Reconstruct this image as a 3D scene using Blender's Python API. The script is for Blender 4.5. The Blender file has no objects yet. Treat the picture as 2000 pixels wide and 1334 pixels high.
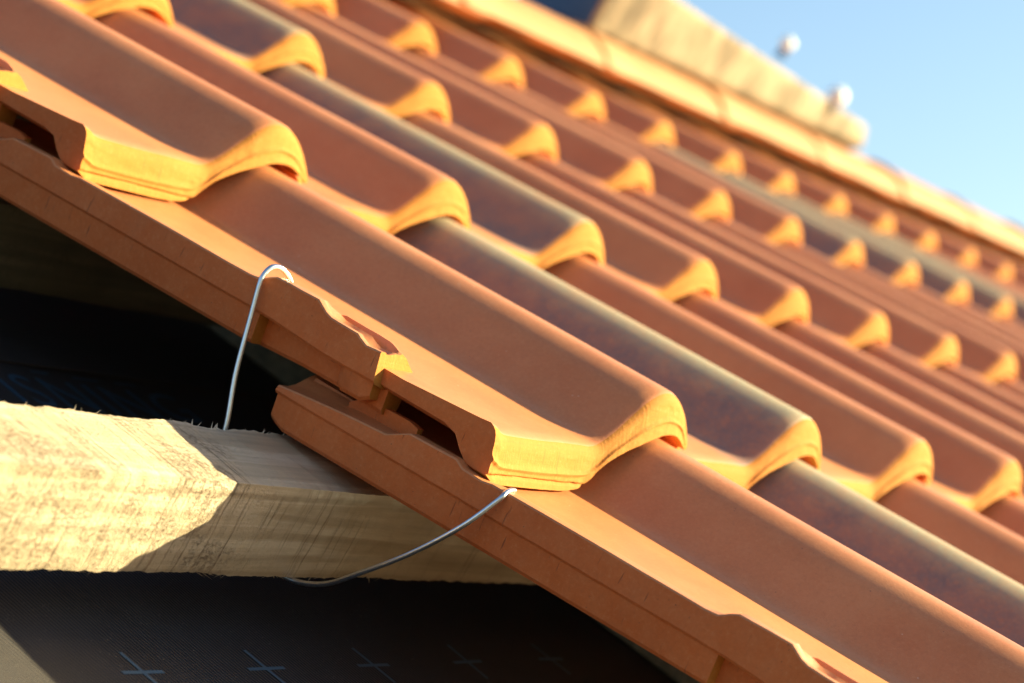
import bpy, bmesh, math, random
from mathutils import Vector, Matrix, noise
random.seed(7)
S=0.2                      # one roof unit (a tile's cover width) in metres
L=1.504                    # exposed length of a course, in units
TILT=math.atan(.129/1.504)
PITCH=math.radians(34.0)
BASE=Vector((0,0,5.0))
col=bpy.context.scene.collection
MR=Matrix.Translation(BASE)@Matrix.Rotation(PITCH,4,'X')      # roof plane -> world
def rp(u,Y,w): return MR@Vector((u*S,Y*S,w*S))

# ------------------------------------------------------------------ helpers
def link(name,me,mats=(),parent=None,mw=None,smooth=True,angle=40):
    for m in mats: me.materials.append(m)
    if smooth:
        me.polygons.foreach_set('use_smooth',[True]*len(me.polygons))
        me.set_sharp_from_angle(angle=math.radians(angle))
    o=bpy.data.objects.new(name,me); col.objects.link(o)
    if parent is not None: o.parent=parent
    if mw is not None: o.matrix_world=mw
    return o
def mesh(name,vs,fs):
    me=bpy.data.meshes.new(name); me.from_pydata([tuple(v) for v in vs],[],fs); me.validate(); me.update(); return me
def tag(o,label=None,cat=None,group=None,kind=None):
    for k,v in (('label',label),('category',cat),('group',group),('kind',kind)):
        if v: o[k]=v
    return o
def fixnormals(me):
    bm=bmesh.new(); bm.from_mesh(me); bmesh.ops.recalc_face_normals(bm,faces=bm.faces); bm.to_mesh(me); bm.free()
def box_mesh(name,a,b,seg=(1,1,1),bev=0):
    """box from corner a to b (units), subdivided"""
    bm=bmesh.new(); bmesh.ops.create_cube(bm,size=1)
    for v in bm.verts:
        v.co=Vector([ (a[i]+b[i])/2*S+v.co[i]*(b[i]-a[i])*S for i in range(3)])
    if bev: bmesh.ops.bevel(bm,geom=bm.edges[:],offset=bev*S,segments=2,affect='EDGES',profile=.5)
    me=bpy.data.meshes.new(name); bm.to_mesh(me); bm.free(); return me
def interp(tab,x):
    if x<=tab[0][0]: return tab[0][1]
    for (a,p),(b,q) in zip(tab,tab[1:]):
        if x<=b: return p+(q-p)*(x-a)/(b-a)
    return tab[-1][1]
def sstep(a,b,x):
    t=max(0,min(1,(x-a)/(b-a))); return t*t*(3-2*t)
def tube(pts,r,seg=10):
    pts=[Vector(p)*S for p in pts]; r*=S
    # catmull-rom
    out=[]
    P=[pts[0]*2-pts[1]]+pts+[pts[-1]*2-pts[-2]]
    for i in range(1,len(P)-2):
        for k in range(8):
            t=k/8; a,b,c,d=P[i-1:i+3]
            out.append(.5*((2*b)+(c-a)*t+(2*a-5*b+4*c-d)*t*t+(-a+3*b-3*c+d)*t**3))
    out.append(pts[-1])
    vs=[];fs=[]
    up=Vector((.3,.5,.8)).normalized()
    n=len(out); X=None
    for i,p in enumerate(out):
        tg=(out[min(i+1,n-1)]-out[max(i-1,0)]).normalized()
        X=(up-tg*up.dot(tg)) if X is None else (X-tg*X.dot(tg)); X.normalize(); Y=tg.cross(X)
        for k in range(seg):
            a=2*math.pi*k/seg; vs.append(p+(X*math.cos(a)+Y*math.sin(a))*r)
    for i in range(n-1):
        for k in range(seg):
            k2=(k+1)%seg; fs.append((i*seg+k,i*seg+k2,(i+1)*seg+k2,(i+1)*seg+k))
    fs.append(tuple(range(seg))[::-1]); fs.append(tuple(range((n-1)*seg,n*seg)))
    return vs,fs

# ------------------------------------------------------------------ materials
class M:
    def __init__(s,name):
        s.m=bpy.data.materials.new(name); s.m.use_nodes=True; s.t=s.m.node_tree; s.b=s.t.nodes['Principled BSDF']
        s.tc=s.n('ShaderNodeTexCoord').outputs['Object']
    def n(s,t,**k):
        x=s.t.nodes.new(t)
        for a,v in k.items(): setattr(x,a,v)
        return x
    def l(s,a,b): s.t.links.new(a,b)
    def noise(s,scale,detail=4,rough=.6,stretch=None,src=None,off=None,dist=0):
        x=s.n('ShaderNodeTexNoise'); x.inputs['Scale'].default_value=scale; x.inputs['Detail'].default_value=detail
        x.inputs['Roughness'].default_value=rough; x.inputs['Distortion'].default_value=dist
        v=src or s.tc
        if stretch or off:
            mp=s.n('ShaderNodeMapping'); mp.inputs['Scale'].default_value=stretch or (1,1,1)
            if off: mp.inputs['Rotation'].default_value=off
            s.l(v,mp.inputs[0]); v=mp.outputs[0]
        s.l(v,x.inputs['Vector']); return x.outputs['Fac']
    def ramp(s,v,stops):
        r=s.n('ShaderNodeValToRGB'); e=r.color_ramp.elements
        while len(e)<len(stops): e.new(.5)
        for i,(p,c) in enumerate(stops):
            e[i].position=p; e[i].color=(*c,1) if isinstance(c,tuple) else (c,c,c,1)
        s.l(v,r.inputs[0]); return r.outputs[0]
    def mix(s,f,a,b,mode='MIX'):
        x=s.n('ShaderNodeMix',data_type='RGBA',blend_type=mode)
        for i,v in ((0,f),(6,a),(7,b)):
            if isinstance(v,(int,float)): x.inputs[i].default_value=v
            elif isinstance(v,tuple): x.inputs[i].default_value=(*v,1)
            else: s.l(v,x.inputs[i])
        return x.outputs[2]
    def math(s,op,a,b=0.0):
        x=s.n('ShaderNodeMath',operation=op)
        for i,v in ((0,a),(1,b)):
            if isinstance(v,(int,float)): x.inputs[i].default_value=v
            else: s.l(v,x.inputs[i])
        return x.outputs[0]
    def bump(s,h,st,dist=.001,prev=None):
        x=s.n('ShaderNodeBump'); x.inputs['Strength'].default_value=st; x.inputs['Distance'].default_value=dist
        s.l(h,x.inputs['Height'])
        if prev: s.l(prev,x.inputs['Normal'])
        s.l(x.outputs[0],s.b.inputs['Normal']); return x.outputs[0]
    def set(s,color=None,rough=None,spec=None,metal=None):
        for k,v in (('Base Color',color),('Roughness',rough),('Specular IOR Level',spec),('Metallic',metal)):
            if v is None: continue
            if isinstance(v,tuple): s.b.inputs[k].default_value=(*v,1)
            elif isinstance(v,(int,float)): s.b.inputs[k].default_value=v
            else: s.l(v,s.b.inputs[k])
        return s

def clay(name,kind):
    m=M(name)
    oi=m.n('ShaderNodeObjectInfo')
    sh=m.n('ShaderNodeVectorMath',operation='ADD'); m.l(m.tc,sh.inputs[0])
    sc=m.n('ShaderNodeVectorMath',operation='SCALE'); m.l(oi.outputs['Location'],sc.inputs[0]); sc.inputs['Scale'].default_value=7.3
    m.l(sc.outputs[0],sh.inputs[1]); src=sh.outputs[0]
    big=m.noise(14,3,.55,src=src); mid=m.noise(90,5,.65,src=src); fine=m.noise(900,3,.6,src=src)
    if kind=='ridge': c=m.ramp(big,[(.3,(.34,.135,.040)),(.7,(.42,.175,.060))])
    elif kind=='raw':
        c=m.ramp(big,[(.3,(.40,.150,.024)),(.7,(.47,.182,.034))])
    elif kind=='side':
        c=m.ramp(big,[(.3,(.52,.112,.025)),(.7,(.62,.148,.036))])
    else:
        c=m.ramp(big,[(.3,(.50,.156,.052)),(.5,(.54,.180,.062)),(.72,(.58,.208,.076))])
    if kind=='grey':
        sx=m.n('ShaderNodeSeparateXYZ'); m.l(m.tc,sx.inputs[0])
        # flashed (reduction-fired) grey slip along the roll of the tile
        g=m.ramp(m.math('ADD',sx.outputs[0],m.math('MULTIPLY',m.math('SUBTRACT',m.noise(22,4,.6,src=src),.5),.05)),[(0,0.0),(1,1.0)])
        mr=m.n('ShaderNodeMapRange'); mr.interpolation_type='SMOOTHSTEP'; mr.inputs[1].default_value=-.075; mr.inputs[2].default_value=-.035
        m.l(m.math('ADD',sx.outputs[0],m.math('MULTIPLY',m.math('SUBTRACT',m.noise(22,4,.6,src=src),.5),.05)),mr.inputs[0])
        patch=m.math('MULTIPLY',m.ramp(m.noise(20,9,.78,src=src),[(.44,1.0),(.60,.70)]),m.ramp(m.noise(300,5,.8,src=src),[(.34,.65),(.50,1.0)]))
        f=m.math('MULTIPLY',mr.outputs[0],patch)
        cr=m.n('ShaderNodeMapRange'); cr.interpolation_type='SMOOTHSTEP'; cr.inputs[1].default_value=-.022; cr.inputs[2].default_value=-.002
        m.l(m.math('ADD',sx.outputs[0],m.math('MULTIPLY',m.math('SUBTRACT',m.noise(40,4,.6,src=src),.5),.02)),cr.inputs[0])
        slate=m.mix(m.ramp(m.noise(11,3,.6,src=src),[(.42,0.0),(.6,1.0)]),(.20,.125,.105),(.16,.118,.112))
        c=m.mix(f,c,m.mix(cr.outputs[0],slate,(.36,.29,.18)))
    # dust and small dark inclusions
    c=m.mix(m.ramp(mid,[(.35,0.0),(.75,.16)]),c,(.66,.30,.14)) if kind!='raw' else c
    gn=m.noise(420,4,.75,src=src); c=m.mix(m.ramp(gn,[(.50,0.0),(.74,.26)]),c,(.30,.10,.04)); c=m.mix(m.ramp(gn,[(.28,.22),(.46,0.0)]),c,(.68,.34,.16))
    vor=m.n('ShaderNodeTexVoronoi'); vor.inputs['Scale'].default_value=230 if kind in('top','grey') else 300; m.l(src,vor.inputs['Vector'])
    pit=m.ramp(vor.outputs['Distance'],[(.05,1.0),(.11,0.0)])
    gate=m.ramp(m.noise(60 if kind!='side' else 45,2,.5,src=src),[(.60,0.0),(.66,1.0)] if kind!='side' else [(.53,0.0),(.60,1.0)])
    pit=m.math('MULTIPLY',pit,gate)
    c=m.mix(m.math('MULTIPLY',pit,.75),c,(.12,.05,.03))
    if kind in('top','grey'):
        # pale dust specks
        v2=m.n('ShaderNodeTexVoronoi'); v2.inputs['Scale'].default_value=150; m.l(src,v2.inputs['Vector'])
        g2=m.math('MULTIPLY',m.ramp(v2.outputs['Distance'],[(.03,1.0),(.09,0.0)]),m.ramp(m.noise(35,2,.5,src=src),[(.55,0.0),(.66,.7)]))
        c=m.mix(g2,c,(.75,.6,.45))
    h=m.math('ADD',m.math('MULTIPLY',fine,.35),m.math('MULTIPLY',mid,.5))
    h=m.math('SUBTRACT',h,m.math('MULTIPLY',pit,.8))
    if kind=='raw':
        # vertical drag marks of the cut edge
        st=m.noise(1,4,.6,stretch=(700,60,40),src=m.tc); h=m.math('ADD',m.math('MULTIPLY',st,.6),h)
        lay=m.noise(1,3,.6,stretch=(12,12,420),src=m.tc); h=m.math('ADD',m.math('MULTIPLY',lay,.5),h)
        c=m.mix(m.ramp(lay,[(.52,0.0),(.7,.25)]),c,(.36,.12,.025))
        cr=m.ramp(m.noise(1,2,.4,stretch=(520,30,30),src=m.tc),[(.70,0.0),(.76,1.0)])
        c=m.mix(m.math('MULTIPLY',cr,.6),c,(.25,.09,.02))
    if kind=='side':
        # short cracks across the edge band
        cr=m.ramp(m.noise(1,2,.4,stretch=(60,620,60),src=m.tc),[(.71,0.0),(.76,1.0)])
        c=m.mix(m.math('MULTIPLY',cr,.55),c,(.10,.04,.025))
        h=m.math('SUBTRACT',h,m.math('MULTIPLY',cr,.5))
    m.bump(h,.7 if kind in('raw','side') else .38,.0006)
    m.set(color=c,rough={'top':.40,'grey':.52,'raw':.85,'side':.7,'ridge':.7}[kind],spec={'top':.5,'grey':.5,'raw':.15,'side':.25,'ridge':.3}[kind])
    return m.m
TOP=clay('clay_slip','top'); GREY=clay('clay_slip_flashed_grey','grey'); RAW=clay('raw_clay_edge','raw'); SIDE=clay('clay_side','side'); CAPM=clay('ridge_clay','ridge')

def wood(name,a,b,dark,marks=True,bumpst=.8,planed=None):
    m=M(name)
    gr=m.noise(1,5,.6,stretch=(4,90,90),dist=.8); bl=m.noise(26,4,.6); bl2=m.noise(70,4,.7)
    clump=m.noise(1,5,.75,stretch=(420,620,620)); fz=m.noise(700,4,.8)
    c=m.ramp(gr,[(.32,tuple(x*.80 for x in a)),(.48,a),(.60,b),(.8,a)])
    ring=m.n('ShaderNodeTexWave',wave_type='RINGS',rings_direction='Y'); ring.inputs['Scale'].default_value=30; ring.inputs['Distortion'].default_value=3; ring.inputs['Detail'].default_value=2
    mp=m.n('ShaderNodeMapping'); mp.inputs['Scale'].default_value=(.12,1,1); mp.inputs['Location'].default_value=(.02,0,.24); m.l(m.tc,mp.inputs[0]); m.l(mp.outputs[0],ring.inputs['Vector'])
    c=m.mix(m.math('MULTIPLY',m.ramp(ring.outputs['Fac'],[(.55,0.0),(.95,1.0)]),.16),c,dark)
    # weathered clusters of torn grain
    speck=m.math('MULTIPLY',m.ramp(clump,[(.51,0.0),(.56,1.0)]),m.ramp(m.math('ADD',m.math('MULTIPLY',bl,.6),m.math('MULTIPLY',bl2,.4)),[(.46,0.0),(.58,1.0)]))
    stain=m.ramp(bl,[(.54,0.0),(.76,.25)]); c=m.mix(stain,c,tuple(x*.55 for x in a))
    h=m.math('ADD',m.math('MULTIPLY',gr,.4),m.math('MULTIPLY',fz,.5)); h=m.math('ADD',h,m.math('MULTIPLY',clump,.8))
    mask=None
    if planed:
        sx=m.n('ShaderNodeSeparateXYZ'); m.l(m.tc,sx.inputs[0]); mr=m.n('ShaderNodeMapRange'); mr.interpolation_type='SMOOTHSTEP'
        m.l(m.math('ADD',sx.outputs[0],m.math('MULTIPLY',m.math('SUBTRACT',bl,.5),.10)),mr.inputs[0]); mr.inputs[1].default_value=planed[0]*S; mr.inputs[2].default_value=planed[1]*S
        mr.inputs[3].default_value=1.0; mr.inputs[4].default_value=.12; mask=mr.outputs[0]; speck=m.math('MULTIPLY',speck,mask)
    c=m.mix(m.math('MULTIPLY',speck,.65),c,dark)
    h=m.math('SUBTRACT',h,m.math('MULTIPLY',speck,.8))
    if marks:
        # blade marks: fine grooves square across the grain that come and go
        fine=m.noise(1,3,.6,stretch=(620,9,9)); wide=m.noise(1,3,.5,stretch=(150,4,4))
        gate=m.ramp(m.noise(1,3,.6,stretch=(30,22,22)),[(.40,0.0),(.54,1.0)])
        ln=m.math('MULTIPLY',m.ramp(fine,[(.59,0.0),(.65,1.0)]),gate)
        h=m.math('ADD',h,m.math('MULTIPLY',wide,1.2)); h=m.math('SUBTRACT',h,m.math('MULTIPLY',ln,.9))
        c=m.mix(m.math('MULTIPLY',ln,.4),c,dark)
    if mask: h=m.math('MULTIPLY',h,mask)
    m.bump(h,bumpst,.0015)
    rg=.6
    if mask: rg=m.ramp(mask,[(0,.24),(1,.68)])
    m.set(color=c,rough=rg,spec=.5); return m.m
WOOD=wood('rough_sawn_spruce',(.60,.42,.26),(.74,.55,.37),(.17,.07,.02),bumpst=1.0,planed=(-1.35,-.85))
WOOD2=wood('dark_batten_wood',(.20,.16,.09),(.27,.21,.12),(.11,.08,.04),bumpst=.5)  # darker wood tone for the other battens and the ridge board
BEAM=wood('weathered_beam_wood',(.36,.23,.12),(.44,.29,.16),(.22,.15,.08),marks=False)
# beam stains
def membrane_mat():
    m=M('underlay_fabric')
    w1=m.n('ShaderNodeTexWave',bands_direction='X',wave_profile='SIN'); w1.inputs['Scale'].default_value=115; w1.inputs['Distortion'].default_value=.8
    w2=m.n('ShaderNodeTexWave',bands_direction='Y',wave_profile='SIN'); w2.inputs['Scale'].default_value=70; w2.inputs['Distortion'].default_value=.8
    for w in(w1,w2): m.l(m.tc,w.inputs['Vector'])
    nz=m.noise(30,4,.6)
    c=m.ramp(nz,[(.3,(.018,.019,.025)),(.7,(.032,.032,.040))])
    c=m.mix(m.math('POWER',w1.outputs['Fac'],2.5),c,(.125,.088,.064))
    vor=m.n('ShaderNodeTexVoronoi'); vor.inputs['Scale'].default_value=420; m.l(m.tc,vor.inputs['Vector'])
    d=m.math('MULTIPLY',m.ramp(vor.outputs['Distance'],[(.05,1.0),(.16,0.0)]),m.ramp(m.noise(90,2,.5),[(.5,0.0),(.6,.8)]))
    c=m.mix(d,c,(.40,.32,.24))
    h=m.math('ADD',w1.outputs['Fac'],m.math('MULTIPLY',w2.outputs['Fac'],.12))
    m.bump(h,.8,.0006); m.set(color=c,rough=.6,spec=.22); return m.m
MEMB=membrane_mat()
def simple(name,c,rough,spec=.5,metal=0.0,bs=0,sc=200):
    m=M(name); nz=m.noise(sc,4,.6)
    cc=m.mix(m.ramp(nz,[(.35,0.0),(.7,.3)]),c,tuple(x*.7 for x in c))
    m.set(color=cc,rough=rough,spec=spec,metal=metal)
    if bs: m.bump(nz,bs,.0005)
    return m.m
INK=simple('pale_blue_print',(.09,.14,.19),.6)
INK2=simple('faint_blue_print',(.045,.09,.14),.6)
WIRE=simple('galvanised_wire',(.72,.73,.75),.32,metal=1.0,bs=.1,sc=600)
GLINT=simple('white_bolt_glint',(.9,.9,.9),.6)  # white of the balls that imitate bolt glints
ENDSHADE_STEM=simple('navy_end_shade_and_stem',(.02,.06,.16),.5,bs=.4,sc=40)  # navy for the beam end's painted shade and the knob stems
EARTH_BOUNCE=simple('warm_bounce_earth',(.24,.17,.10),.9,bs=.5,sc=4)  # unseen ground, earth tone chosen to bounce warm light onto the tile sides

# ------------------------------------------------------------------ the clay tile
T0=[(-.763,-.160),(-.735,-.166),(-.70,-.178),(-.6,-.180),(-.5,-.180),(-.4,-.178),(-.3,-.1775),(-.245,-.177),(-.205,-.165),(-.155,-.127),(-.10,-.078),(-.05,-.034),(0,-.007),(.04,.001),(.08,-.001),(.12,-.013),(.16,-.035),(.20,-.068),(.235,-.104),(.256,-.130),(.263,-.142)]
B0=[(-.760,-.280),(-.735,-.292),(-.70,-.297),(-.6,-.298),(-.5,-.298),(-.41,-.297),(-.33,-.293),(-.285,-.285),(-.245,-.264),(-.19,-.214),(-.13,-.177),(-.065,-.147),(0,-.122),(.045,-.110),(.085,-.106),(.125,-.107),(.155,-.113),(.185,-.122),(.215,-.133),(.238,-.142),(.252,-.148)]
def cat(P,k):
    out=[]
    n=len(P)
    for i in range(n-1):
        a=P[max(i-1,0)];b=P[i];c=P[i+1];d=P[min(i+2,n-1)]
        for s in range(k):
            t=s/k
            out.append(tuple(.5*(2*b[q]+(c[q]-a[q])*t+(2*a[q]-5*b[q]+4*c[q]-d[q])*t*t+(-a[q]+3*b[q]-3*c[q]+d[q])*t**3) for q in(0,1)))
    out.append(P[-1]); return out
TT=cat(T0,4); BB=cat(B0,4)
SL=.27     # the cut front edge leans: its foot stands this much further down the slope
def tile_mesh(name,length,topmat,seed=0,verge=False):
    ys=[y for y in (2.08,1.8,1.5,1.2,.9,.65,.45,.405,.37,.3,.22,.16,.12,.09,.065) if y<=length+1e-6]
    if ys[0]<length: ys=[length]+ys
    vs=[];rows=[]
    nf=30
    for i,(t,b) in enumerate(zip(TT,BB)):
        row=[]
        if not verge and t[0]<-.742: t=(t[0],max(t[1],-.126))
        dep=max(t[1]-b[1],.004); r=min(.042,dep*.42)
        warp=.0025*noise.noise(Vector((t[0]*3,seed,1.7)))
        for y in ys:
            z=t[1]+.0025*noise.noise(Vector((t[0]*2.2,y*1.5,seed)))
            if verge and t[0]<-.68: z+=(-.181-z)*min(1,y/.30); z+=(-.19-z-.03*sstep(1.70,1.78,y))*sstep(.375,.40,y)
            row.append((t[0],y,z,0))
        # rounded nose
        for a in range(1,6):
            th=math.radians(90*a/5*.86)
            row.append((t[0],r-r*math.sin(th)+warp,t[1]-r*(1-math.cos(th)),0 if a<3 else 1))
        y0=row[-1][1]; z0=row[-1][2]
        for k in range(1,nf+1):
            f=k/nf; z=z0+(b[1]-z0)*f; x=t[0]+(b[0]-t[0])*f
            y=y0-SL*(z0-z)
            rid=.006*math.exp(-((f-.50)/.07)**2)-(.007+.003*noise.noise(Vector((x*22,seed,3))))*math.exp(-((z-(-.277+.002*noise.noise(Vector((x*14,seed,9)))))/.0028)**2)*(x<-.25)
            y-=rid*min(1,dep/.1)
            y+=.0022*noise.noise(Vector((x*40,z*40,seed)))+.0010*noise.noise(Vector((x*120,z*60,seed+5)))
            row.append((x,y,z,1))
        for y in (.02,.05,.08,.11,.15,.2)+tuple(reversed([q for q in ys if q>.25])):
            k=1-.5*sstep(.045,.13,y)
            x=t[0]+(b[0]-t[0])*1.0; z=t[1]+(b[1]-t[1])*k
            z+=.002*noise.noise(Vector((x*20,y*20,seed+3)))
            row.append((x,y,z,2))
        rows.append(row)
    n=len(rows[0])
    for row in rows:
        for p in row: vs.append((p[0]*S,p[1]*S,p[2]*S))
    fs=[];mi=[]
    for i in range(len(rows)-1):
        for j in range(n):
            j2=(j+1)%n
            fs.append((i*n+j,i*n+j2,(i+1)*n+j2,(i+1)*n+j))
            k=rows[i][j][3] if j2 else 2
            if rows[i][j2][3]==1 and rows[i][j][3]==0: k=1
            mi.append({0:0,1:1,2:2}[k])
    fs.append(tuple(range(n-1,-1,-1))); mi.append(2)
    fs.append(tuple((len(rows)-1)*n+j for j in range(n))); mi.append(1)
    me=bpy.data.meshes.new(name); me.from_pydata(vs,[],fs); me.update()
    for p,k in zip(me.polygons,mi): p.material_index=k
    fixnormals(me)
    for m in (topmat,RAW,SIDE): me.materials.append(m)
    me.polygons.foreach_set('use_smooth',[True]*len(me.polygons))
    me.set_sharp_from_angle(angle=math.radians(38))
    return me

# side flange (under-lock) of the verge tiles
PAN=-.180
RT=[(.372,.036),(.42,.031),(.445,.040),(.455,.045),(.545,.046),(.565,.052),(.600,.070),(.74,.066),(.76,.056),(.785,.040),(.82,.036),(1.1,.033),(1.44,.026),(1.47,.020),(1.53,.022),(1.555,.034),(1.70,.028),(1.76,-.004),(1.9,-.016),(2.06,-.034),(2.10,-.040)]
YS=sorted(set([round(a,4) for a,_ in RT]+[.380,.385,.395,.41,.50,.52,.54,.66,.70,.9,1.0,1.2,1.3,1.6,1.65,1.85,1.95]))
UO=-.795
def flange_mesh(seed):
    us=[UO,UO+.004,-.772,-.768,-.758,-.754,-.725,-.721,-.7065,-.698,-.694,-.672,-.655,-.64,-.60]
    def top(u,y):
        r=interp(RT,y)
        rib=sstep(.376,.392,y)*(1-sstep(.53,.56,y))
        if u<=UO+.001: return r-.004
        z=r
        if y<.58:
            if -.769<u<-.7535: z=r-.014*rib-.004      # narrow water groove
            if -.722<u<-.699 and y>.388: z=.010      # wide groove against the pan
            elif u>=-.701: z=.052*(1-sstep(-.695,-.62,u))*(.75+.25*sstep(.37,.42,y))
        else:
            z=r+(0.003-r)*sstep(-.755,-.645,u)
        if u>-.61: z=-.02
        return z
    vs=[];fs=[];mi=[]
    # closed section in (u,w): top samples, then down inside, bottom, outer side
    rings=[]
    for y in YS:
        bl=-.022-.017*y-.012*(1-sstep(.5,.75,y))+.0015*noise.noise(Vector((y*14,seed,0)))
        ring=[(u,top(u,y)+.0012*noise.noise(Vector((u*30,y*25,seed)))) for u in us]
        ring+=[(-.60,bl-.012),(-.75,bl-.012),(UO+.004,bl-.003),(UO-.003,bl+.004)]
        rings.append([(u,y,PAN+z) for u,z in ring])
    n=len(rings[0])
    for k,r in enumerate(rings):
        for (u,y,z) in r:
            yy=y
            if k==0: yy=y-SL*(PAN+.036-z)*.9+ .0015*noise.noise(Vector((u*60,z*60,seed)))
            vs.append((u*S,yy*S,z*S))
    for i in range(len(rings)-1):
        for j in range(n):
            j2=(j+1)%n; fs.append((i*n+j,(i+1)*n+j,(i+1)*n+j2,i*n+j2)); mi.append(0 if j<len(us)-1 else 2)
    fs.append(tuple(range(n))); mi.append(1)
    fs.append(tuple((len(rings)-1)*n+j for j in range(n-1,-1,-1))); mi.append(2)
    # lower apron (with the notch behind its front block)
    def solid(segs):
        base=len(vs)
        m=0
        for (y,uo,zt,zb,ui) in segs:
            r=min(.010,(zt-zb)*.2)
            ring=[(ui,zt),(uo,zt),(uo+.013,zb+r),(uo+.013+r,zb),(ui,zb)]
            for (u,z) in ring: vs.append((u*S,y*S,(PAN+z)*S))
            m=len(ring)
        for i in range(len(segs)-1):
            for j in range(m):
                j2=(j+1)%m; fs.append((base+i*m+j,base+(i+1)*m+j,base+(i+1)*m+j2,base+i*m+j2)); mi.append(2)
        fs.append(tuple(base+j for j in range(m))); mi.append(1)
        fs.append(tuple(base+(len(segs)-1)*m+j for j in range(m-1,-1,-1))); mi.append(2)
    def zt(y): return -.012-.017*y
    def zb(y): return -.106-.018*y
    q=[.745,.76,.8,1.0,1.25,1.5,1.75,1.95,2.05,2.08,2.095]
    o=UO+.0045
    solid([(y,o+(.002 if y<.75 else 0),zt(y),zb(y)+(0 if y<2.06 else (y-2.06)*.5),-.66) for y in q])
    solid([(y,-.742,zt(y),zb(y)-.006*math.sin(y*9),-.66) for y in (.34,.38,.45,.6,.7,.75)])
    solid([(.362,o+.004,zt(.34),-.086,-.69),(.385,o,zt(.345),-.102,-.69),(.45,o,zt(.4),-.104,-.69),(.47,o+.01,zt(.42),-.085,-.69)])
    solid([(1.73,-.715,.030,-.04,-.69),(1.76,-.715,.036,-.04,-.69),(1.90,-.715,.030,-.06,-.69),(1.94,-.715,.0,-.06,-.69)])
    me=bpy.data.meshes.new('flange'); me.from_pydata(vs,[],fs); me.update()
    for p,k in zip(me.polygons,mi): p.material_index=k
    fixnormals(me)
    for m in (TOP,RAW,SIDE): me.materials.append(m)
    me.polygons.foreach_set('use_smooth',[True]*len(me.polygons)); me.set_sharp_from_angle(angle=math.radians(32))
    return me

variants={('o',k):tile_mesh('tile_shape',2.08,TOP,seed=k*3.1) for k in range(4)}
variants.update({('g',k):tile_mesh('tile_shape_grey',2.08,GREY,seed=k*5.7+1) for k in range(2)})
vtile=[tile_mesh('verge_tile_shape',2.08,TOP,seed=20.+k,verge=True) for k in range(3)]
short={'o':tile_mesh('short_tile_shape',.98,TOP,seed=9.),'g':tile_mesh('short_tile_shape_grey',.98,GREY,seed=12.)}
FL=[flange_mesh(s) for s in (0.,4.)]
NUDGE={(0,1):(.002,.0),(-1,1):(0,0),(0,2):(.011,.014),(0,3):(.03,.012),(0,4):(-.03,-.014),(1,1):(.015,.008),(1,2):(-.035,-.02),(1,3):(.015,.012),(1,4):(-.035,-.03),(1,5):(-.035,-.02),(1,7):(-.02,-.02),(2,3):(.03,.02),(2,5):(-.03,-.02),(2,6):(.03,0),(2,7):(-.03,-.02),(3,6):(-.03,-.02),(3,7):(.03,.04),(3,9):(.03,.03),(3,10):(-.03,-.04)}
GREYS={(-1,2),(0,2),(1,3),(2,3),(2,9),(2,10),(2,11),(2,12),(2,13)}
ORD=['first','second','third','fourth','fifth','sixth','seventh','eighth','ninth','tenth','eleventh','twelfth','thirteenth','fourteenth','fifteenth','sixteenth','seventeenth','eighteenth','nineteenth','twentieth','twenty-first','twenty-second']
ROWS={-1:(1,7,'bottom row, whose front edges lie below the picture',1),0:(1,8,'lowest row of noses in view',1),1:(1,12,'second row of noses from the bottom',1),2:(1,18,'third row of noses from the bottom',2),3:(1,22,'top row of noses under the ridge',5)}
def tile_label(j,c,g):
    colr='grey-flashed clay tile' if g else 'orange clay tile'
    first=ROWS[j][3]
    if c==1 and j<=1:
        return {-1:'orange clay verge tile above the sunlit batten, lowest one, lower wire end on its rim',
                0:'orange clay verge tile in the middle foreground, wire hooked over its notched side rim',
                1:'orange clay verge tile at the upper left edge, curled nose above a dark gap'}[j]
    if c<first:
        return '%s in the %s, %s column, beyond the upper left corner'%(colr,{2:'third row',3:'top row'}[j],ORD[c-1])
    if j==-1:
        return '%s body in the bottom row, %s column from the left roof edge'%(colr,ORD[c-1])
    if j==0 and c>=5: return '%s in the lowest nose row, %s column, at the right frame edge'%(colr,ORD[c-1])
    return '%s, %s nose from the left in the %s row of noses'%(colr,ORD[c-first],{0:'lowest',1:'second lowest',2:'third lowest',3:'topmost'}[j])
for j,(c0,c1,_,fv) in ROWS.items():
    for c in range(c0,c1+1):
        g='g' if (j,c) in GREYS else 'o'
        me=short[g] if j==3 else vtile[(j+1)%3] if c==1 else variants[(g,(c*5+j*3)%(2 if g=='g' else 4))]
        du,dy=NUDGE.get((j,c),(random.uniform(-.008,.008),random.uniform(-.008,.008)))
        o=bpy.data.objects.new('clay_tile',me); col.objects.link(o)
        o.matrix_world=MR@Matrix.Translation(Vector(((c-1+du)*S,(j*L+dy)*S,random.uniform(0,.002)*S)))@Matrix.Rotation(-TILT,4,'X')@Matrix.Rotation(random.uniform(-.003,.003),4,'Z')
        tag(o,tile_label(j,c,g=='g'),'roof tile','clay tiles laid in courses up the roof')
        if c==1 and j<3:
            f=bpy.data.objects.new('side_rim',FL[(j+1)%2]); col.objects.link(f); f.parent=o

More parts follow.
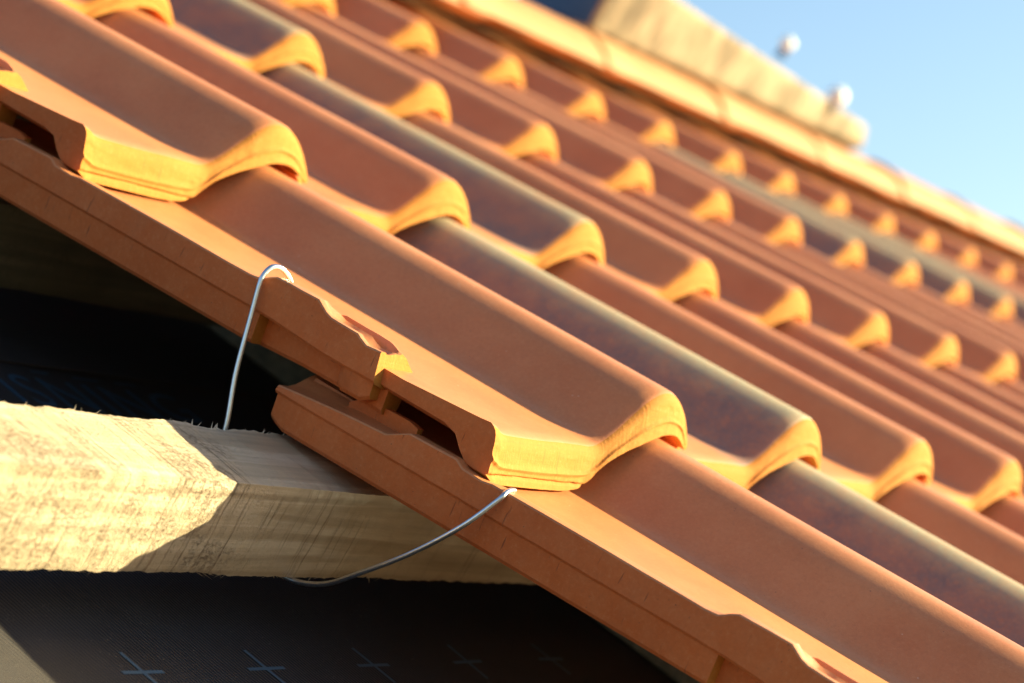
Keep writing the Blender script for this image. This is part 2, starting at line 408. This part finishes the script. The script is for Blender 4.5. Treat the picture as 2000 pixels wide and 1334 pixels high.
# ------------------------------------------------------------------ ridge caps
def cap_mesh(length,seed):
    r=.43; n=26; vs=[];fs=[]
    secs=[(0,.004,1),(.008,.010,1),(.06,.010,1),(.08,.004,1),(.1,.0,1)]+[(length*q,-.012*q,1) for q in (.3,.5,.7,.9,1)]
    for (u,dr,_) in secs:
        for k in range(n+1):
            a=math.radians(10+170*k/n)
            rr=r+dr+.003*noise.noise(Vector((u*3,a*3,seed)))
            vs.append((u*S,-math.cos(a)*rr*S,math.sin(a)*rr*S))
    m=len(vs)
    for (u,dr,_) in secs:
        for k in range(n+1):
            a=math.radians(10+170*k/n); rr=r+dr-.07
            vs.append((u*S,-math.cos(a)*rr*S,math.sin(a)*rr*S))
    q=n+1
    for i in range(len(secs)-1):
        for k in range(n):
            fs.append((i*q+k,i*q+k+1,(i+1)*q+k+1,(i+1)*q+k)); fs.append((m+i*q+k,m+(i+1)*q+k,m+(i+1)*q+k+1,m+i*q+k+1))
        for k in (0,n): fs.append((i*q+k,(i+1)*q+k,m+(i+1)*q+k,m+i*q+k))
    e=(len(secs)-1)*q
    for k in range(n):
        fs.append((k,m+k,m+k+1,k+1)); fs.append((e+k,e+k+1,m+e+k+1,m+e+k))
    me=mesh('ridge_cap_shape',vs,fs); fixnormals(me); me.materials.append(CAPM)
    me.polygons.foreach_set('use_smooth',[True]*len(me.polygons)); me.set_sharp_from_angle(angle=math.radians(40)); return me
CAP=cap_mesh(2.15,2.)
RY,RW=5.415,-.285
capu=8.05
k0=-5
for k in range(k0,9):
    u=capu+k*1.85
    o=bpy.data.objects.new('ridge_tile',CAP); col.objects.link(o)
    # axis horizontal along the ridge; each cap overlaps the next one
    o.matrix_world=MR@Matrix.Translation(Vector((u*S,RY*S,(RW+.085+.006*(k%2))*S)))@Matrix.Rotation(-PITCH,4,'X')@Matrix.Rotation(.004,4,'Y')
    if k<-2: lab='half-round orange ridge tile, %s beyond the top left of the picture'%ORD[-3-k]
    else: lab='half-round orange ridge tile, %s from the left along the ridge'%ORD[k+2]
    tag(o,lab,'ridge tile','half-round ridge tiles along the top of the roof')
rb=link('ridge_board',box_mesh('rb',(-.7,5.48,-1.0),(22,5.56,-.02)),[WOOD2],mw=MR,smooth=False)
tag(rb,'dark timber board running under the ridge tiles','board')

# ------------------------------------------------------------------ timber
def batten(name,u0,u1,y0,y1,z0,z1,mat,rough=.004,nu=420,spl=0,seed=0,splr=None):
    ny,nz=10,10
    vs=[];fs=[]
    loop=[]
    for k in range(ny): loop.append((y0+(y1-y0)*k/ny,z1))
    for k in range(nz): loop.append((y1,z1+(z0-z1)*k/nz))
    for k in range(ny): loop.append((y1+(y0-y1)*k/ny,z0))
    for k in range(nz): loop.append((y0,z0+(z1-z0)*k/nz))
    n=len(loop); cy,cz=(y0+y1)/2,(z0+z1)/2
    for i in range(nu+1):
        u=u0+(u1-u0)*i/nu
        for (y,z) in loop:
            d=Vector((0,y-cy,z-cz)); 
            dist=rough*(noise.noise(Vector((u*5,y*9,z*9+seed)))*.9+noise.noise(Vector((u*26,y*30,z*30+seed)))*.55+noise.noise(Vector((u*70,y*60,z*60+seed)))*.35)
            e=(abs(abs(y-cy)-(y1-y0)/2)<1e-6) and (abs(abs(z-cz)-(z1-z0)/2)<1e-6)
            if e: dist=dist*1.6-.004
            d.normalize(); p=Vector((u,y,z))+d*dist
            vs.append(p*S)
    for i in range(nu):
        for k in range(n):
            k2=(k+1)%n; fs.append((i*n+k,i*n+k2,(i+1)*n+k2,(i+1)*n+k))
    fs.append(tuple(range(n))); fs.append(tuple(nu*n+k for k in range(n)))
    rnd=random.Random(seed+3)
    for s in range(spl):
        # torn fibres along the far top and lower front edges
        top=rnd.random()<.5
        rng=splr or (u0,u1); u=rnd.uniform(*rng)
        if rnd.random()<.45: u=rnd.choice([-1.15,-1.05,-1.5,-.45,-.75])+rnd.uniform(-.06,.06)
        if top: p=Vector((u,y1-.004,z1-.003)); dr=Vector((rnd.uniform(.5,1.2),rnd.uniform(.2,.8),rnd.uniform(.1,.7)))
        else: p=Vector((u,y0+.004,z0+.003)); dr=Vector((rnd.uniform(-1.2,1.2),rnd.uniform(-.5,.1),rnd.uniform(-.45,.0)))
        dr.normalize(); ln=rnd.uniform(.006,.024); w=rnd.uniform(.0010,.003)
        sd=dr.cross(Vector((0,.3,1))).normalized(); b=len(vs)
        nn=dr.cross(sd).normalized()
        for q in (p-sd*w-dr*.01,p+sd*w-dr*.01,p+nn*w-dr*.01,p+dr*ln+nn*rnd.uniform(-.004,.006)): vs.append(q*S)
        fs+= [(b,b+1,b+3),(b+1,b+2,b+3),(b+2,b,b+3),(b,b+2,b+1)]
    me=mesh(name,vs,fs); fixnormals(me)
    return link(name,me,[mat],mw=MR,angle=50)
b1=batten('timber_batten',-3.4,6.5,.262,.540,-.767,-.515,WOOD,rough=.0045,nu=900,spl=70,seed=1,splr=(-2.2,-.5))
tag(b1,'rough sawn pale timber batten jutting out at lower left, half in sun','batten','timber battens under the tiles')
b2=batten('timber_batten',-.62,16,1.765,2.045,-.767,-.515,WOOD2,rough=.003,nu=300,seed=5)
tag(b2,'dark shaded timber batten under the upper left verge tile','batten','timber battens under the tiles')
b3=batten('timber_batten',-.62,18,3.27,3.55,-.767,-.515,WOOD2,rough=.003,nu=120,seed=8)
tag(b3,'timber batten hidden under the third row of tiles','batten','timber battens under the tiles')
def cbatten(u,label):
    me=box_mesh('cb',(u,-1.55,-.918),(u+.4,5.3,-.769),bev=.01)
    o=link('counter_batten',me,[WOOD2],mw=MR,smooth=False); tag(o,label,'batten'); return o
cbatten(1.09,'dark counter batten running up the slope between underlay and battens')

# ------------------------------------------------------------------ membrane
def memb():
    nu,ny=120,90; vs=[];fs=[]
    u0,u1,y0,y1=-4.0,12.,-2.6,5.4
    for i in range(nu+1):
        for k in range(ny+1):
            u=u0+(u1-u0)*i/nu; y=y0+(y1-y0)*k/ny
            z=-.921+.014*noise.noise(Vector((u*1.1,y*1.4,3)))-.002
            vs.append((u*S,y*S,z*S))
    q=ny+1
    for i in range(nu):
        for k in range(ny): fs.append((i*q+k,(i+1)*q+k,(i+1)*q+k+1,i*q+k+1))
    me=mesh('underlay_sheet',vs,fs)
    o=link('underlay_sheet',me,[MEMB],mw=MR)
    so=o.modifiers.new('thick','SOLIDIFY'); so.thickness=.002; so.offset=-1
    return o
mb=memb(); tag(mb,'black woven roofing underlay sheet with blue printed crosses','underlay')
def zsurf(u,y): return -.921+.014*noise.noise(Vector((u*1.1,y*1.4,3)))-.002
lap=link('overlap_seam',box_mesh('lap',(-3.9,1.60,-.921),(11.9,1.74,-.913),bev=.003),[MEMB],parent=mb,smooth=False)
def strips(name,segs,mat,wd=.011):
    vs=[];fs=[]
    for (a,b) in segs:
        a=Vector(a);b=Vector(b); d=(b-a).normalized(); s=Vector((-d.y,d.x))*wd/2
        k=8; base=len(vs)
        for i in range(k+1):
            p=a+(b-a)*i/k
            for sg in (-1,1):
                q=p+s*sg; z=zsurf(q.x,q.y)+.0016
                vs.append((q.x*S,q.y*S,z*S))
        for i in range(k): fs.append((base+2*i,base+2*i+1,base+2*i+3,base+2*i+2))
    me=mesh(name,vs,fs)
    return link(name,me,[mat],parent=mb,smooth=False)
for i in range(5):
    u=-1.44+.4797*i
    strips('printed_cross',[((u-.075,.107),(u+.075,.107)),((u,.185),(u,.03))],INK,.012)
for a,b in ((-.62,-.53),(-.39,-.31),(-.2,-.08),(.0,.1),(-1.0,-.9)):
    strips('printed_dash',[((a,1.60-.03),(b,1.60-.03))],INK2,.01)
tx=bpy.data.curves.new('txt','FONT'); tx.body='TISNING'; tx.size=.25*S; tx.space_character=1.1; tx.resolution_u=3
to=bpy.data.objects.new('txt',tx); col.objects.link(to)
dg=bpy.context.evaluated_depsgraph_get(); tm=bpy.data.meshes.new_from_object(to.evaluated_get(dg)); bpy.data.objects.remove(to)
tm.name='printed_letters'
for v in tm.vertices:
    u=v.co.x/S-.80; y=v.co.y/S+1.36; v.co=(u*S,y*S,(zsurf(u,y)+.0016)*S)
tl=link('printed_letters',tm,[INK2],parent=mb,smooth=False)

# ------------------------------------------------------------------ wire clip
hook=[(-.700,.735,-.196),(-.715,.742,-.180),(-.735,.748,-.168),(-.76,.753,-.160),(-.788,.758,-.165),(-.806,.757,-.188),(-.814,.748,-.215),(-.822,.719,-.293),(-.84,.665,-.428),(-.85,.606,-.554),(-.852,.585,-.66),(-.852,.558,-.74),(-.84,.53,-.775),(-.82,.45,-.777),(-.80,.32,-.777)]
tail=WTAIL=[(-.815,.22,-.785)]
tail=[(-.79,.25,-.768),(-.80,.17,-.722),(-.825,.095,-.645),(-.832,-.004,-.523),(-.832,-.086,-.394),(-.812,-.125,-.295),(-.795,-.125,-.272),(-.765,-.118,-.268),(-.735,-.112,-.27)]
vs,fs=tube(hook+tail,.0066,12)
w=link('wire_clip',mesh('wire_clip',vs,fs),[WIRE],mw=MR,angle=60)
tag(w,'bent galvanised wire clip hooked on two verge tiles and round the timber batten','wire clip')

# ------------------------------------------------------------------ beam on the ridge
HZ=Vector((0,math.cos(PITCH),-math.sin(PITCH)))
def prism(name,front,depth,mats,nseg=1,bev=.03,parent=None,seed=0):
    """front: (u,Y,w) outline on the sunny side; pushed back horizontally"""
    bm=bmesh.new()
    a=[bm.verts.new(Vector(p)*S) for p in front]; b=[bm.verts.new((Vector(p)+HZ*depth)*S) for p in front]
    bm.faces.new(a); bm.faces.new(b[::-1]); n=len(a)
    for i in range(n): bm.faces.new((a[i],b[i],b[(i+1)%n],a[(i+1)%n]))
    bmesh.ops.recalc_face_normals(bm,faces=bm.faces)
    if bev: bmesh.ops.bevel(bm,geom=bm.edges[:],offset=bev*S,segments=4,affect='EDGES',profile=.5)
    me=bpy.data.meshes.new(name); bm.to_mesh(me); bm.free()
    return link(name,me,mats,parent=parent,mw=MR if parent is None else None,angle=50)
bmm=M('weathered_beam')
pa=bmm.noise(1,4,.6,stretch=(16,20,7)); gr=bmm.noise(1,4,.6,stretch=(4,60,120))
c=bmm.ramp(pa,[(.36,(.17,.125,.085)),(.44,(.28,.205,.135)),(.50,(.40,.295,.20)),(.56,(.30,.22,.145)),(.63,(.20,.15,.10))])
c=bmm.mix(bmm.ramp(gr,[(.5,0.0),(.8,.3)]),c,(.3,.24,.14)); bmm.bump(pa,.8,.006); bmm.set(color=c,rough=.85,spec=.2)
beam=prism('timber_beam',[(8.48,5.6,.215),(13.5,5.6,.275),(13.30,5.6,.47),(9.43,5.6,.675),(8.44,5.6,.74)],.75,[bmm.m],bev=.05)
beam.data.materials.append(ENDSHADE_STEM)
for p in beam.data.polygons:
    if p.normal.x<-.9: p.material_index=1  # shade of the left end face painted in as dark navy
tag(beam,'weathered pale timber beam lying on the ridge at top right','beam')
plank=prism('plank',[(8.15,5.42,.075),(13.2,5.42,.14),(13.2,5.42,.235),(8.15,5.42,.16)],.95,[BEAM],bev=.018)
tag(plank,'thin pale plank between the ridge tiles and the big beam','plank')
def knob(u,y,w,lab,r=.055):  # white ball stands in for the overexposed glint of a bolt head
    e=bpy.data.objects.new('bolt_glint',None); col.objects.link(e); e.matrix_world=MR@Matrix.Translation(Vector((u,y,w))*S)
    bm=bmesh.new(); bmesh.ops.create_uvsphere(bm,u_segments=24,v_segments=14,radius=r*S)
    me=bpy.data.meshes.new('cap'); bm.to_mesh(me); bm.free(); o=link('cap',me,[GLINT],parent=e)
    bm=bmesh.new(); bmesh.ops.create_cone(bm,cap_ends=True,segments=20,radius1=r*.75*S,radius2=r*.5*S,depth=.10*S,matrix=Matrix.Translation((0,0,-.07*S)))
    me=bpy.data.meshes.new('stem'); bm.to_mesh(me); bm.free(); link('stem',me,[ENDSHADE_STEM],parent=e)
    tag(e,lab,'bolt cap','white bolt glints on the beam')
knob(11.22,5.62,.745,'round white ball for a bolt glint on the middle of the beam, nearer of the two')
knob(12.5,5.62,.56,'round white ball for a bolt glint near the far right end of the beam',r=.08)
# ------------------------------------------------------------------ ground far below
gm=mesh('ground',[(-600,-600,0),(600,-600,0),(600,600,0),(-600,600,0)],[(0,1,2,3)])
tag(link('ground',gm,[EARTH_BOUNCE],smooth=False),kind='structure')

# ------------------------------------------------------------------ light
sc=bpy.context.scene
sd=(MR.to_3x3()@Vector((1.42,-.85,1.0))).normalized()
el=math.asin(sd.z); az=math.atan2(sd.x,sd.y)
print('SUN elevation',math.degrees(el),'azimuth',math.degrees(az))
sl=bpy.data.lights.new('sun','SUN'); sl.energy=5.0; sl.angle=math.radians(.5); sl.color=(1.0,.96,.58)
so=bpy.data.objects.new('sun',sl); col.objects.link(so); so.rotation_euler=sd.to_track_quat('Z','Y').to_euler(); so.location=(0,0,20)
wd=bpy.data.worlds.new('World'); sc.world=wd; wd.use_nodes=True
t=wd.node_tree; bg=t.nodes['Background']; sky=t.nodes.new('ShaderNodeTexSky'); sky.sky_type='NISHITA'
sky.sun_disc=False; sky.sun_elevation=el; sky.sun_rotation=az; sky.altitude=200; sky.air_density=1.0; sky.dust_density=1.1; sky.ozone_density=2.0
t.links.new(sky.outputs[0],bg.inputs[0]); bg.inputs[1].default_value=.078

# ------------------------------------------------------------------ camera
cd=bpy.data.cameras.new('camera'); cam=bpy.data.objects.new('camera',cd); col.objects.link(cam); sc.camera=cam
R=((0.480467,-0.726752,0.4909),(0.099686,-0.510858,-0.853866),(0.871329,0.459191,-0.173004))
X=Vector(R[0]);Yd=Vector(R[1]);Z=Vector(R[2])
rot=Matrix((X,-Yd,-Z)).transposed()
cam.matrix_world=MR@Matrix.Translation(Vector((-5.90223925,-2.63127242,1.0475667))*S)@rot.to_4x4()
cd.sensor_width=36; cd.lens=4854.04/2000*36; cd.clip_start=.02; cd.clip_end=2000
cd.dof.use_dof=True; cd.dof.focus_distance=5.95*S; cd.dof.aperture_fstop=8.0; cd.dof.aperture_blades=9
sc.view_settings.view_transform='Standard'; sc.view_settings.look='None'; sc.view_settings.exposure=1.86; sc.view_settings.gamma=1
sc.view_settings.use_curve_mapping=False
